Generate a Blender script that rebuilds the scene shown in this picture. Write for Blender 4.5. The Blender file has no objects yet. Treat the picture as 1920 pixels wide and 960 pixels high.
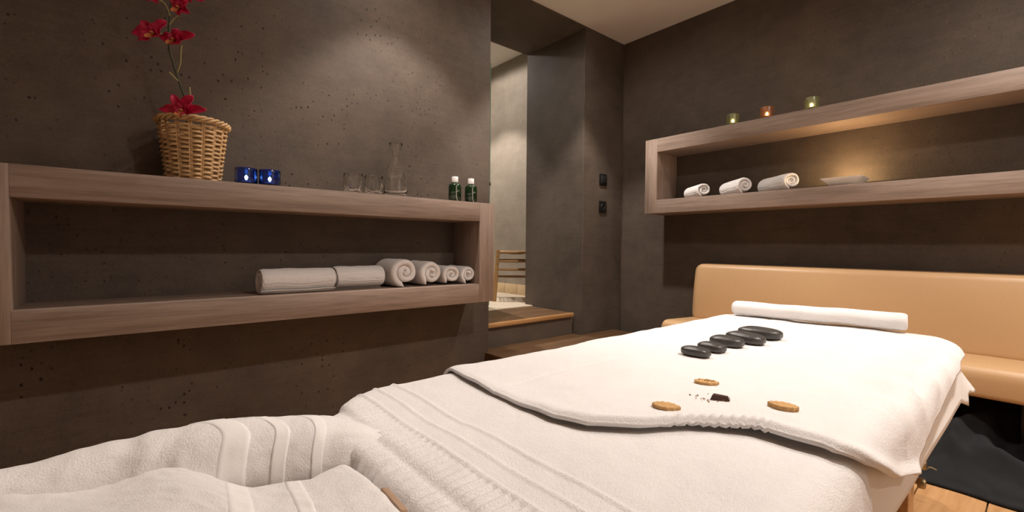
import bpy, bmesh, math, random
import numpy as np
from mathutils import Vector, Matrix, noise
random.seed(7)
sc = bpy.context.scene
COL = sc.collection
PI = math.pi
H = 0.92                      # camera height; positions below are written relative to the eye level, + H

# ------------------------------------------------------------------ camera
yaw, pitch, roll = math.radians(49.9), math.radians(-1.27), math.radians(0.5)
Fh = Vector((math.cos(yaw), math.sin(yaw), 0)); R0 = Vector((math.sin(yaw), -math.cos(yaw), 0)); Z = Vector((0, 0, 1))
F = Fh * math.cos(pitch) + Z * math.sin(pitch); U = R0.cross(F)
Rv = R0 * math.cos(roll) + U * math.sin(roll); Uv = Rv.cross(F)
cam = bpy.data.cameras.new('camera'); camo = bpy.data.objects.new('camera', cam); COL.objects.link(camo)
cam.sensor_width = 36; cam.lens = 850 / 1920 * 36; cam.clip_start = 0.02
M = Matrix((Rv, Uv, -F)).transposed().to_4x4(); M.translation = (0, 0, H); camo.matrix_world = M
sc.camera = camo

# ------------------------------------------------------------------ world, exposure
w = bpy.data.worlds.new('world'); sc.world = w; w.use_nodes = True
w.node_tree.nodes['Background'].inputs[0].default_value = (0.02, 0.017, 0.014, 1)
w.node_tree.nodes['Background'].inputs[1].default_value = 0.3
sc.view_settings.view_transform = 'Standard'; sc.view_settings.look = 'None'
sc.view_settings.gamma = 1; sc.view_settings.use_curve_mapping = False
sc.view_settings.exposure = 0.33

WARM = (1.0, 0.918, 0.85)
# ceiling spots: (x, y, wide power, beam power, beam target, beam angle)
CEIL = 1.636
LAMPS = [
    (1.15, -0.15, 50, 34, (0.78, 0.46, -0.28), 100),
    (1.06, 1.81, 10, 52, (1.06, 1.81, -0.8), 88),
    (2.15, 1.86, 14, 80, (2.15, 1.86, -0.8), 88),
    (2.15, -0.15, 46, 36, (2.15, -0.15, -0.8), 88),
    (2.10, -1.75, 40, 90, (2.10, -1.75, -0.8), 100),  # added unseen spot, bounces soft fill off the pale rear walls
]
HALL = [(2.40, 3.72, 115), (1.5, 4.5, 90)]

def spot(x, y, z, power, ang, blend, target, rad=0.03, col=WARM):
    l = bpy.data.lights.new('spot', 'SPOT'); l.energy = power; l.spot_size = math.radians(ang); l.spot_blend = blend
    l.shadow_soft_size = rad; l.color = col
    o = bpy.data.objects.new('spot', l); COL.objects.link(o); o.location = (x, y, z + H)
    d = Vector((target[0] - x, target[1] - y, target[2] - z)); o.rotation_euler = d.to_track_quat('-Z', 'Y').to_euler()
    return o

# ------------------------------------------------------------------ material helpers
class NT:
    def __init__(s, name):
        s.m = bpy.data.materials.new(name); s.m.use_nodes = True; s.t = s.m.node_tree
        s.b = s.t.nodes['Principled BSDF']
    def n(s, typ, **k):
        nd = s.t.nodes.new(typ)
        for a, v in k.items():
            if a.startswith('i_'):
                key = a[2:]; key = int(key) if key.isdigit() else key
                nd.inputs[key].default_value = v
            else: setattr(nd, a, v)
        return nd
    def l(s, a, b): s.t.links.new(a, b)
    def coord(s, scale=(1, 1, 1), out='Object', rot=(0, 0, 0)):
        tc = s.n('ShaderNodeTexCoord'); mp = s.n('ShaderNodeMapping')
        mp.inputs['Scale'].default_value = scale; mp.inputs['Rotation'].default_value = rot
        s.l(tc.outputs[out], mp.inputs[0]); return mp.outputs[0]
    def noise(s, vec, scale, detail=4, rough=.5):
        nd = s.n('ShaderNodeTexNoise'); nd.inputs['Scale'].default_value = scale; nd.inputs['Detail'].default_value = detail
        nd.inputs['Roughness'].default_value = rough; s.l(vec, nd.inputs['Vector']); return nd.outputs['Fac']
    def ramp(s, fac, stops):
        r = s.n('ShaderNodeValToRGB'); e = r.color_ramp.elements
        while len(e) < len(stops): e.new(.5)
        for k, (p, c) in enumerate(stops):
            e[k].position = p; e[k].color = (c, c, c, 1) if not isinstance(c, tuple) else (*c, 1)
        s.l(fac, r.inputs[0]); return r.outputs[0]
    def mix(s, fac, a, b, typ='MIX'):
        m = s.n('ShaderNodeMix', data_type='RGBA', blend_type=typ)
        for sock, v in ((m.inputs[0], fac), (m.inputs[6], a), (m.inputs[7], b)):
            if hasattr(v, 'is_linked'): s.l(v, sock)
            elif isinstance(v, tuple): sock.default_value = (*v, 1)
            else: sock.default_value = v
        return m.outputs[2]
    def math(s, op, a, b=0.0):
        m = s.n('ShaderNodeMath', operation=op)
        for sock, v in ((m.inputs[0], a), (m.inputs[1], b)):
            if hasattr(v, 'is_linked'): s.l(v, sock)
            else: sock.default_value = v
        return m.outputs[0]
    def bump(s, h, strength=.3, dist=.01):
        b = s.n('ShaderNodeBump'); b.inputs['Strength'].default_value = strength; b.inputs['Distance'].default_value = dist
        s.l(h, b.inputs['Height']); s.l(b.outputs[0], s.b.inputs['Normal'])
    def set(s, **k):
        for a, v in k.items():
            key = a.replace('_', ' ')
            if hasattr(v, 'is_linked'): s.l(v, s.b.inputs[key])
            elif isinstance(v, tuple): s.b.inputs[key].default_value = (*v, 1)
            else: s.b.inputs[key].default_value = v
        return s.m

def m_plain(name, col, rough=.5, metal=0, nscale=60, var=.12, bump=.05, **k):
    t = NT(name); v = t.coord()
    n = t.noise(v, nscale, 3)
    c = t.mix(n, tuple(x * (1 - var) for x in col), tuple(min(1, x * (1 + var)) for x in col))
    t.bump(n, bump, .002)
    t.set(Base_Color=c, Roughness=rough, Metallic=metal); return t.set(**k)

def m_concrete(name, a, b, pit=1.0):
    t = NT(name); v = t.coord(); vs = t.coord((1, 1, .75)); vh = t.coord((3, 3, 40))
    cloud = t.noise(v, 1.6, 7, .6); mid = t.noise(v, 9, 5, .6); hz = t.noise(vh, 1.5, 4, .6); fine = t.noise(v, 130, 3, .6)
    f = t.math('ADD', t.math('MULTIPLY', cloud, .75), t.math('ADD', t.math('MULTIPLY', mid, .3), t.math('MULTIPLY', hz, .16)))
    c = t.mix(t.ramp(f, [(.42, 0.0), (.80, 1.0)]), a, b)
    c = t.mix(.2, c, t.mix(t.ramp(fine, [(.3, 0.0), (.7, 1.0)]), tuple(x * .7 for x in a), tuple(x * 1.05 for x in b)))
    # sparse pits and light grains
    vo = t.n('ShaderNodeTexVoronoi'); vo.inputs['Scale'].default_value = 42; t.l(vs, vo.inputs['Vector'])
    sep = t.n('ShaderNodeSeparateColor'); t.l(vo.outputs['Color'], sep.inputs[0])
    warp = t.math('ADD', vo.outputs['Distance'], t.math('MULTIPLY', t.math('SUBTRACT', t.noise(v, 160, 2), .5), .35))
    hole = t.ramp(warp, [(.11, 1.0), (.19, 0.0)])
    gate = t.math('MULTIPLY', t.ramp(sep.outputs[0], [(.42, 0.0), (.48, 1.0)]), t.ramp(t.noise(v, 3.3, 3), [(.42, 0.0), (.60, 1.0)]))
    pits = t.math('MULTIPLY', t.math('MULTIPLY', hole, gate), pit)
    c = t.mix(pits, c, tuple(x * .28 for x in a))
    vo2 = t.n('ShaderNodeTexVoronoi'); vo2.inputs['Scale'].default_value = 62; t.l(v, vo2.inputs['Vector'])
    sep2 = t.n('ShaderNodeSeparateColor'); t.l(vo2.outputs['Color'], sep2.inputs[0])
    gr = t.math('MULTIPLY', t.ramp(vo2.outputs['Distance'], [(.06, 1.0), (.13, 0.0)]), t.ramp(sep2.outputs[1], [(.93, 0.0), (.95, 1.0)]))
    c = t.mix(t.math('MULTIPLY', gr, .55), c, tuple(min(1, x * 3.6) for x in b))
    h = t.math('SUBTRACT', t.math('ADD', t.math('MULTIPLY', fine, .12), t.math('MULTIPLY', mid, .5)), pits)
    t.bump(h, .45, .006)
    return t.set(Base_Color=c, Roughness=t.ramp(cloud, [(.3, .62), (.8, .82)]), Specular_IOR_Level=.35)

def m_wood(name, a, b, scale=1.0, rough=.5, stretch=14, spec=.35):
    """grain along the local X axis"""
    t = NT(name); oi = t.n('ShaderNodeObjectInfo'); tc = t.n('ShaderNodeTexCoord')
    ad = t.n('ShaderNodeVectorMath', operation='ADD'); t.l(tc.outputs['Object'], ad.inputs[0])
    cm = t.n('ShaderNodeCombineXYZ'); t.l(t.math('MULTIPLY', oi.outputs['Random'], 23.0), cm.inputs[0]); t.l(t.math('MULTIPLY', oi.outputs['Random'], 7.0), cm.inputs[1]); t.l(t.math('MULTIPLY', oi.outputs['Random'], 11.0), cm.inputs[2])
    t.l(cm.outputs[0], ad.inputs[1])
    mp = t.n('ShaderNodeMapping'); mp.inputs['Scale'].default_value = (scale, stretch * scale, stretch * scale); t.l(ad.outputs[0], mp.inputs[0])
    g1 = t.noise(mp.outputs[0], 2.2, 8, .65); g2 = t.noise(mp.outputs[0], 9, 5, .7)
    f = t.math('ADD', t.math('MULTIPLY', g1, .6), t.math('MULTIPLY', g2, .4))
    c = t.mix(t.ramp(f, [(.36, 0.0), (.64, 1.0)]), a, b)
    t.bump(f, .12, .003)
    return t.set(Base_Color=c, Roughness=rough, Specular_IOR_Level=spec)

def m_towel(name, col=(.80, .768, .75), b=.55, scale=430, ribs=0):
    t = NT(name); v = t.coord()
    n1 = t.noise(v, scale, 3, .7); n2 = t.noise(v, scale * .25, 3, .6); n3 = t.noise(v, 14, 3)
    c = t.mix(n3, tuple(x * .95 for x in col), tuple(min(1, x * 1.03) for x in col))
    h = t.math('ADD', t.math('MULTIPLY', n1, .8), t.math('MULTIPLY', n2, .7))
    if ribs:
        wv = t.n('ShaderNodeTexWave'); wv.inputs['Scale'].default_value = ribs; wv.inputs['Distortion'].default_value = 1.5; wv.inputs['Detail'].default_value = 2
        t.l(v, wv.inputs['Vector']); h = t.math('ADD', h, t.math('MULTIPLY', wv.outputs['Fac'], .9))
    t.bump(h, b, .004)
    return t.set(Base_Color=c, Roughness=.95, Specular_IOR_Level=.1, Sheen_Weight=.25)

def m_glass(name, col, rough=0.0, ior=1.45):
    t = NT(name); return t.set(Base_Color=col, Roughness=rough, IOR=ior, Transmission_Weight=1.0)

def m_emit(name, col, s):
    t = NT(name); return t.set(Base_Color=col, Emission_Color=col, Emission_Strength=s)

MT = {}
MT['concrete'] = m_concrete('dark_concrete', (.046, .0335, .0245), (.130, .0965, .0725))
MT['concrete_r'] = m_concrete('smooth_concrete', (.046, .0345, .0260), (.128, .0970, .0735), .35)
MT['riser'] = m_concrete('riser_concrete', (.10, .077, .060), (.19, .150, .118), .3)
MT['hall_wall'] = m_concrete('hall_concrete', (.19, .16, .125), (.34, .29, .235), .4)
MT['ceiling'] = m_plain('ceiling_paint', (.78, .74, .70), .9, nscale=90, var=.02)
MT['shelf'] = m_wood('greige_veneer', (.185, .130, .098), (.335, .250, .200), 1.0, .55, 20)
MT['oak'] = m_wood('oak_plank', (.40, .205, .085), (.56, .32, .145), 1.0, .38, 9)
MT['step'] = m_wood('step_wood', (.070, .036, .016), (.135, .073, .034), 1.0, .6, 10, .2)
MT['nosing'] = m_wood('nosing_wood', (.34, .165, .06), (.46, .25, .10), 1.0, .45, 10)
MT['stool'] = m_wood('stool_wood', (.22, .115, .04), (.36, .20, .08), 2, .5, 10)
MT['towel'] = m_towel('terry_towel')
MT['terry'] = m_towel('thick_terry', (.80, .77, .75), .45, 430)
MT['waffle'] = m_towel('ribbed_terry', (.78, .75, .735), .5, 420, 55)
MT['sheet'] = m_towel('cotton_sheet', (.74, .70, .66), .12, 700)
MT['band'] = m_towel('woven_band', (.84, .815, .79), .15, 600)
MT['leather'] = m_plain('tan_leather', (.545, .34, .172), .40, nscale=220, var=.05, bump=.12)
MT['vinyl'] = m_plain('beige_vinyl', (.38, .24, .15), .5)
MT['stone'] = m_plain('basalt', (.050, .046, .042), .36, nscale=180, var=.5, bump=.25)
MT['wicker'] = m_wood('wicker', (.34, .19, .08), (.62, .41, .20), 6, .5, 4)
MT['wicker_d'] = m_plain('dark_wicker', (.10, .055, .025), .8)  # darker brown for the basket base and filling
MT['petal'] = m_plain('magenta_petal', (.50, .005, .058), .5, nscale=50, var=.4, bump=.1, Subsurface_Weight=0.0)
MT['lip'] = m_plain('orchid_lip', (.62, .22, .08), .5, nscale=90, var=.4)
MT['stem'] = m_plain('green_stem', (.045, .055, .018), .5, var=.4)
MT['twig'] = m_plain('pale_twig', (.34, .30, .13), .5, var=.2)
MT['black'] = m_plain('black_plastic', (.008, .008, .008), .35)
MT['blackin'] = m_plain('black_insert', (.014, .014, .013), .5)
MT['cloth'] = m_plain('black_cloth', (.0045, .005, .006), .9, nscale=300, bump=.3)
MT['white'] = m_plain('white_plastic', (.80, .78, .75), .4, var=.02)
MT['porcelain'] = m_plain('porcelain', (.85, .82, .77), .25, var=.02)
MT['wax'] = m_plain('wax', (.75, .70, .6), .5, var=.02)
MT['alu'] = m_plain('aluminium', (.6, .58, .55), .3, 1)
MT['brass'] = m_plain('brass', (.36, .28, .15), .45, 1)
MT['bottle'] = m_plain('dark_green_bottle', (.006, .022, .006), .12, var=.2, bump=.0)
MT['print'] = m_plain('print_white', (.62, .64, .58), .5, var=.02)
MT['print_g'] = m_plain('print_grey', (.10, .12, .10), .5, var=.02)
MT['clear'] = m_glass('clear_glass', (.97, .98, .97))
MT['blue'] = m_glass('blue_glass', (.10, .26, .90), .06, 1.45)
MT['green'] = m_glass('green_glass', (.80, .87, .52), .28)
MT['amber'] = m_glass('amber_glass', (.93, .50, .28), .28)
MT['pane'] = NT('tinted_pane').set(Base_Color=(.35, .62, .48), Roughness=.25, Transmission_Weight=.55, IOR=1.3)
MT['flame'] = m_emit('flame', (1, .72, .36), 22)
MT['lampface'] = m_emit('lamp_face', (1, .88, .75), 160)
MT['tile'] = m_plain('hall_tile', (.50, .42, .32), .45, nscale=8, var=.1)
MT['skirt'] = m_plain('tan_skirting_tile', (.52, .38, .22), .5, nscale=25, var=.15)
MT['biscuit'] = m_plain('tan_biscuit', (.50, .29, .11), .75, nscale=160, var=.3, bump=.3)
MT['choc'] = m_plain('chocolate', (.055, .018, .010), .45, var=.3)
MT['crumb'] = m_plain('crumb', (.30, .17, .05), .8)
MT['rope'] = m_plain('woven_cord', (.16, .10, .045), .8, nscale=80, var=.4, bump=.4)

# ------------------------------------------------------------------ mesh helpers
def obj(name, verts, faces, mat, parent=None, loc=(0, 0, 0), rot=(0, 0, 0), smooth=None):
    me = bpy.data.meshes.new(name); me.from_pydata([tuple(v) for v in verts], [], [tuple(f) for f in faces]); me.update()
    bm = bmesh.new(); bm.from_mesh(me); bmesh.ops.recalc_face_normals(bm, faces=bm.faces); bm.to_mesh(me); bm.free()
    if smooth is not None:
        me.shade_smooth()
        if smooth < 180: me.set_sharp_from_angle(angle=math.radians(smooth))
    me.materials.append(MT[mat] if isinstance(mat, str) else mat)
    o = bpy.data.objects.new(name, me); COL.objects.link(o)
    o.location = loc; o.rotation_euler = rot
    if parent: o.parent = parent
    return o

def box(name, size, mat, parent=None, loc=(0, 0, 0), rot=(0, 0, 0), bevel=.002, seg=2):
    bm = bmesh.new(); bmesh.ops.create_cube(bm, size=1)
    for v in bm.verts: v.co = Vector((v.co.x * size[0], v.co.y * size[1], v.co.z * size[2]))
    if bevel: bmesh.ops.bevel(bm, geom=bm.edges[:], offset=bevel, segments=seg, affect='EDGES', profile=.5)
    me = bpy.data.meshes.new(name); bm.to_mesh(me); bm.free()
    me.shade_smooth(); me.set_sharp_from_angle(angle=math.radians(40))
    me.materials.append(MT[mat]); o = bpy.data.objects.new(name, me); COL.objects.link(o)
    o.location = loc; o.rotation_euler = rot
    if parent: o.parent = parent
    return o

def span(name, x0, x1, y0, y1, z0, z1, mat, parent=None, bevel=.0, org=(0, 0, 0)):
    """axis aligned block given by its eye-relative limits"""
    return box(name, (x1 - x0, y1 - y0, z1 - z0), mat, parent, ((x0 + x1) / 2 - org[0], (y0 + y1) / 2 - org[1], (z0 + z1) / 2 + H - org[2]), bevel=bevel)

def empty(name, loc, label, cat, group=None, rz=0):
    o = bpy.data.objects.new(name, None); COL.objects.link(o); o.empty_display_size = .05
    o.location = (loc[0], loc[1], loc[2] + H); o.rotation_euler = (0, 0, rz)
    tag(o, label, cat, group); return o

def tag(o, label, cat, group=None):
    o['label'] = label; o['category'] = cat
    if group: o['group'] = group
    return o

def struct(o): o['kind'] = 'structure'; return o

def grid(fn, nu, nv, cu=False, cv=False):
    vs = [fn(i / (nu if cu else nu - 1), j / (nv if cv else nv - 1)) for i in range(nu) for j in range(nv)]
    fs = []
    for i in range(nu if cu else nu - 1):
        for j in range(nv if cv else nv - 1):
            a, b = i, (i + 1) % nu; c, d = j, (j + 1) % nv
            fs.append((a * nv + c, b * nv + c, b * nv + d, a * nv + d))
    return vs, fs

def lathe(prof, seg=32):
    """prof: list of (r, z); r=0 ends are closed"""
    vs, fs = [], []; rows = []
    for r, z in prof:
        if r < 1e-6: rows.append([len(vs)]); vs.append((0, 0, z))
        else:
            rows.append(list(range(len(vs), len(vs) + seg)))
            vs += [(r * math.cos(2 * PI * k / seg), r * math.sin(2 * PI * k / seg), z) for k in range(seg)]
    for a, b in zip(rows, rows[1:]):
        for k in range(seg):
            k2 = (k + 1) % seg
            if len(a) == 1: fs.append((a[0], b[k], b[k2]))
            elif len(b) == 1: fs.append((a[k], b[0], a[k2]))
            else: fs.append((a[k], b[k], b[k2], a[k2]))
    return vs, fs

def tube(pts, rad, seg=8, caps=True):
    pts = [Vector(p) for p in pts]; n = len(pts)
    rad = rad if isinstance(rad, (list, tuple)) else [rad] * n
    vs, fs = [], []; up = Vector((.13, .27, .95)).normalized()
    for i, p in enumerate(pts):
        t = (pts[min(i + 1, n - 1)] - pts[max(i - 1, 0)]).normalized()
        a = t.cross(up)
        if a.length < .05: a = t.cross(Vector((1, 0, 0)))
        a.normalize(); b = t.cross(a)
        for k in range(seg):
            th = 2 * PI * k / seg; vs.append(p + (a * math.cos(th) + b * math.sin(th)) * rad[i])
    for i in range(n - 1):
        for k in range(seg):
            k2 = (k + 1) % seg; fs.append((i * seg + k, i * seg + k2, (i + 1) * seg + k2, (i + 1) * seg + k))
    if caps: fs.append(tuple(range(seg))[::-1]); fs.append(tuple(range((n - 1) * seg, n * seg)))
    return vs, fs

def catmull(pts, m=8):
    pts = [Vector(p) for p in pts]; out = []
    for i in range(len(pts) - 1):
        p0, p1, p2, p3 = pts[max(i - 1, 0)], pts[i], pts[i + 1], pts[min(i + 2, len(pts) - 1)]
        for k in range(m):
            t = k / m; out.append(.5 * ((2 * p1) + (p2 - p0) * t + (2 * p0 - 5 * p1 + 4 * p2 - p3) * t * t + (3 * p1 - p0 - 3 * p2 + p3) * t ** 3))
    out.append(pts[-1]); return out

def nz(x, y, z=0, s=1): return noise.noise(Vector((x * s, y * s, z * s)))
def sm(a, b, x): t = max(0, min(1, (x - a) / (b - a))); return t * t * (3 - 2 * t)
def lerp_tab(tab, x):
    xs = [p[0] for p in tab]; ys = [p[1] for p in tab]; return float(np.interp(x, xs, ys))

# ------------------------------------------------------------------ the room
YA, XB, FL = 2.26, 3.07, -H          # left wall plane, right wall plane, floor
XW, XJ, YR = 1.715, 2.59, 2.895      # end of the left wall, jamb of the opening, back of the thick wall
X0, Y0 = -1.9, -2.3                  # walls behind the camera
LZ = -.503                           # landing level

fl = struct(span('floor', X0, XB, Y0, YA, FL - .06, FL - .016, 'step'))
pl_w = .185; k = 0; base = None
rows = []
y = .126 - 14 * pl_w
while y < YA - .01:
    xs = X0 + (0 if k % 2 else -.9)
    while xs < XB:
        a, b = max(xs, X0), min(xs + 1.9, XB); y0, y1 = max(y, Y0), min(y + pl_w, YA)
        if b - a > .05 and y1 - y0 > .03:
            p = box('plank', (b - a - .003, y1 - y0 - .004, .016), 'oak', None, bevel=.0015, seg=1)
            p.parent = fl; p.location = Vector(((a + b) / 2, (y0 + y1) / 2, FL - .008 + H)) - fl.location
        xs += 1.9
    y += pl_w; k += 1

struct(span('wall_left', X0, XW, YA, YR, FL, 1.96, 'concrete'))
struct(span('wall_stub', XJ, XB + .25, YA, YR, FL, 1.96, 'concrete_r')).name = 'wall_left_stub'
struct(span('wall_lintel', XW, XJ, YA, YR, 1.618, 1.96, 'concrete_r')).name = 'wall_left_lintel'
struct(span('wall_right', XB, XB + .25, Y0, YA, FL, 1.7, 'concrete_r'))
struct(span('wall_back', X0 - .2, X0, Y0, YR, FL, 1.7, 'ceiling'))
struct(span('wall_front', X0 - .2, XB + .25, Y0 - .2, Y0, FL, 1.7, 'ceiling'))
struct(span('ceiling', X0, XB, Y0, YA, CEIL, CEIL + .06, 'ceiling'))
# thin plaster seam down the corner of the two walls and along the jamb
for nm, (x, yy) in {'trim_1': (XB - .006, YA - .006), 'trim_2': (XJ + .003, YA - .001)}.items():
    pts = [(x + .003 * nz(i * .7, 3, x), yy + .002 * nz(i * .9, 8, x), FL + H + .2 + i * (CEIL - FL - .22) / 40) for i in range(41)]
    vs, fs = tube(pts, [.0035 + .002 * abs(nz(i, 1, x)) for i in range(41)], 6)
    struct(obj(nm, vs, fs, 'concrete_r', smooth=180))

# opening: landing, steps and the hall behind
struct(span('floor_landing', .9, 3.04, 2.80, 5.2, LZ - .05, LZ, 'tile'))
pf = empty('wooden_step', (2.2, 2.1, FL), 'low dark wooden platform step below the concrete riser', 'step')
b = box('tread', (1.30, .60, .03), 'step', pf, (0.14, -.06, -.666 - FL - .015), bevel=.003)
b2 = box('side_panel', (.55, .02, .224), 'step', pf, (-.505, -.06, .112), (0, 0, PI / 2), bevel=.002)
box('side_panel', (1.27, .02, .224), 'step', pf, (.14, -.34, .112), bevel=.002)
struct(span('wall_riser', XW, XJ, 2.352, 2.80, FL, LZ - .03, 'riser')).name = 'wall_left_riser'
us = empty('landing_tread', (2.15, 2.56, LZ - .03), 'brown wooden landing tread with a lighter nosing in the doorway', 'step')
box('board', (XJ - XW - .03, .46, .028), 'step', us, (0, .01, .015), bevel=.002)
box('nosing', (XJ - XW - .03, .022, .030), 'nosing', us, (0, -.232, .0145), bevel=.004)

hall = struct(span('wall_hall_right', 3.04, 3.2, YR, 5.2, LZ, 1.95, 'hall_wall'))
struct(span('wall_hall_back', .9, 3.2, 5.2, 5.4, LZ, 1.95, 'hall_wall'))
struct(span('wall_hall_left', .75, .9, YR, 5.2, LZ, 1.95, 'hall_wall'))
struct(span('ceiling_hall', .9, 3.04, YR, 5.2, 1.94, 2.0, 'ceiling'))
yy = YR + .02; first = None
while yy < 5.15:
    if first is None:
        first = box('tile', (.012, .196, .108), 'skirt', None, bevel=.002); t_ = first
    else:
        t_ = first.copy(); COL.objects.link(t_)
    t_.parent = hall; t_.location = Vector((3.034, yy + .1, LZ + .055 + H)) - hall.location
    yy += .20
# hall floor tiles
tl = bpy.data.objects['floor_landing']; first = None
for i in range(6):
    for j in range(6):
        x, y_ = 1.1 + i * .36, 2.99 + j * .38
        if x > 2.95: continue
        if first is None: first = box('tile', (.354, .374, .008), 'tile', None, bevel=.002, seg=1); t_ = first
        else: t_ = first.copy(); COL.objects.link(t_)
        t_.parent = tl; t_.location = Vector((x, y_, LZ + .001 + H)) - tl.location

# glass door leaf in the hall
gd = empty('glass_door', (1.83, 2.935, LZ), 'green tinted glass door leaf just behind the left jamb of the doorway', 'glass door')
box('pane', (.80, .012, 1.95), 'pane', gd, (0, 0, .995), bevel=.002)
box('door_clip', (.03, .03, .016), 'alu', gd, (.375, -.012, .505 - LZ), bevel=.003)
box('door_clip', (.03, .022, .012), 'black', gd, (.38, -.012, .490 - LZ), bevel=.003)

# switch plates
for lab, z, kind in (('upper black square light switch on the narrow wall beside the corner', .521, 0), ('lower black square socket on the narrow wall, under the switch', .310, 1)):
    e = empty('wall_switch' if kind == 0 else 'wall_socket', (2.818, YA, z), lab, 'switch' if kind == 0 else 'socket', 'black wall plates')
    box('plate', (.086, .010, .090), 'black', e, (0, -.005, 0), bevel=.004)
    if kind == 0:
        box('rocker', (.056, .010, .060), 'blackin', e, (0, -.012, 0), (math.radians(4), 0, 0), bevel=.003)
    else:
        vs, fs = lathe([(0, -.002), (.017, -.002), (.019, .0), (.022, .002), (.024, .002), (.025, 0)], 24)
        obj('socket_well', vs, fs, 'blackin', e, (0, -.0105, 0), (PI / 2, 0, 0), 40)

# ------------------------------------------------------------------ ceiling spots with their light
for i, (x, y, pw, pb, tgt, ang) in enumerate(LAMPS):
    e = empty('ceiling_spot', (x, y, CEIL), ['round recessed ceiling spot over the side of the massage table', 'round recessed ceiling spot above the drinking glasses on the left shelf', 'round recessed ceiling spot in front of the doorway', 'round recessed ceiling spot above the seat of the tan bench', 'added unseen fill spot on the ceiling near the pale wall behind the camera'][i], 'ceiling lamp', 'recessed ceiling spots')
    vs, fs = lathe([(.036, -.002), (.038, -.006), (.050, -.006), (.053, 0), (.036, .0)], 32)
    obj('trim_ring', vs, fs, 'alu', e, smooth=40)
    vs, fs = lathe([(0, -.0015), (.036, -.0015), (.036, -.0005), (0, -.0005)], 24); obj('lens', vs, fs, 'lampface', e)
    a = spot(x, y, CEIL - .03, pw, 176, 1.0, (x, y, -1), .05); a.parent = None
    spot(x, y, CEIL - .03, pb, ang, .75 if i == 0 else .4, tgt)
for i, (x, y, p) in enumerate(HALL):
    e = empty('ceiling_spot', (x, y, 1.94), ['round recessed hall spot near the hall wall', 'round recessed hall spot deeper in the hall'][i], 'ceiling lamp', 'recessed ceiling spots')
    vs, fs = lathe([(.036, -.002), (.038, -.006), (.050, -.006), (.053, 0), (.036, .0)], 32)
    obj('trim_ring', vs, fs, 'alu', e, smooth=40)
    vs, fs = lathe([(0, -.0015), (.036, -.0015), (.036, -.0005), (0, -.0005)], 24); obj('lens', vs, fs, 'lampface', e)
    spot(x, y, 1.90, p, 88, .3, (x, y, -1)); spot(x, y, 1.90, p * .2, 170, .2, (x, y, -1))

# ------------------------------------------------------------------ wall shelves
SA_T, SA_B, SA_TH, SA_Y = .233, -.309, .100, 2.0
SA_X0, SA_X1 = -.375, 1.553
sa = empty('wall_shelf', ((SA_X0 + SA_X1) / 2, 2.13, SA_B), 'long greige wooden box shelf on the left wall holding the orchid basket', 'shelf', 'box shelves')
L = SA_X1 - SA_X0; dep = YA - SA_Y
box('board', (L - .2, dep, SA_TH), 'shelf', sa, (0, 0, SA_T - SA_B - .05), bevel=.0015)
box('board', (L - .2, dep, SA_TH), 'shelf', sa, (0, 0, .05), bevel=.0015)
for s in (-1, 1): box('upright', (SA_T - SA_B, dep, .1), 'shelf', sa, (s * (L / 2 - .05), 0, (SA_T - SA_B) / 2), (0, PI / 2, 0), bevel=.0015)
SB_T, SB_B, SB_TH, SB_X = .755, .237, .093, 2.81
SB_Y0, SB_Y1 = -.75, 1.872
sb = empty('wall_shelf', (2.94, (SB_Y0 + SB_Y1) / 2, SB_B), 'long greige wooden box shelf on the right wall above the tan bench', 'shelf', 'box shelves', rz=PI / 2)
L = SB_Y1 - SB_Y0; dep = XB - SB_X
box('board', (L - 2 * SB_TH, dep, SB_TH), 'shelf', sb, (0, 0, SB_T - SB_B - SB_TH / 2), bevel=.0015)
box('board', (L - 2 * SB_TH, dep, SB_TH), 'shelf', sb, (0, 0, SB_TH / 2), bevel=.0015)
for s in (-1, 1): box('upright', (SB_T - SB_B, dep, SB_TH), 'shelf', sb, (s * (L / 2 - SB_TH / 2), 0, (SB_T - SB_B) / 2), (0, PI / 2, 0), bevel=.0015)
SA_IN = SA_B + SA_TH; SB_IN = SB_B + SB_TH

# ------------------------------------------------------------------ bench along the right wall
BY0, BY1 = -1.1, 1.575
be = empty('upholstered_bench', (2.80, (BY0 + BY1) / 2, FL), 'tan leather bench with a long padded backrest along the right wall', 'bench')
def cushion(prof, y0, y1, r, n=46):
    """closed XZ profile swept along Y with softened ends; profile centred shrink at the ends"""
    cx = sum(p[0] for p in prof) / len(prof); cz = sum(p[1] for p in prof) / len(prof)
    ys = []
    for k in range(9): ys.append((y0 + r * (1 - math.cos(k / 8 * PI / 2)), math.sin(k / 8 * PI / 2)))
    m = [(y0 + r + (y1 - y0 - 2 * r) * k / n, 1) for k in range(1, n)]
    ys = ys + m + [(y1 - (a - y0), s) for a, s in reversed(ys)]
    vs = []; np_ = len(prof)
    xr = max(abs(p[0] - cx) for p in prof); zr = max(abs(p[1] - cz) for p in prof)
    for yv, s in ys:
        ins = r * (1 - s)
        for (px, pz) in prof: vs.append((cx + (px - cx) * (1 - ins / xr), yv, cz + (pz - cz) * (1 - ins / zr)))
    fs = []
    for i in range(len(ys) - 1):
        for k in range(np_):
            k2 = (k + 1) % np_; fs.append((i * np_ + k, i * np_ + k2, (i + 1) * np_ + k2, (i + 1) * np_ + k))
    fs.append(tuple(range(np_))); fs.append(tuple(range((len(ys) - 1) * np_, len(ys) * np_)))
    return vs, fs
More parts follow.
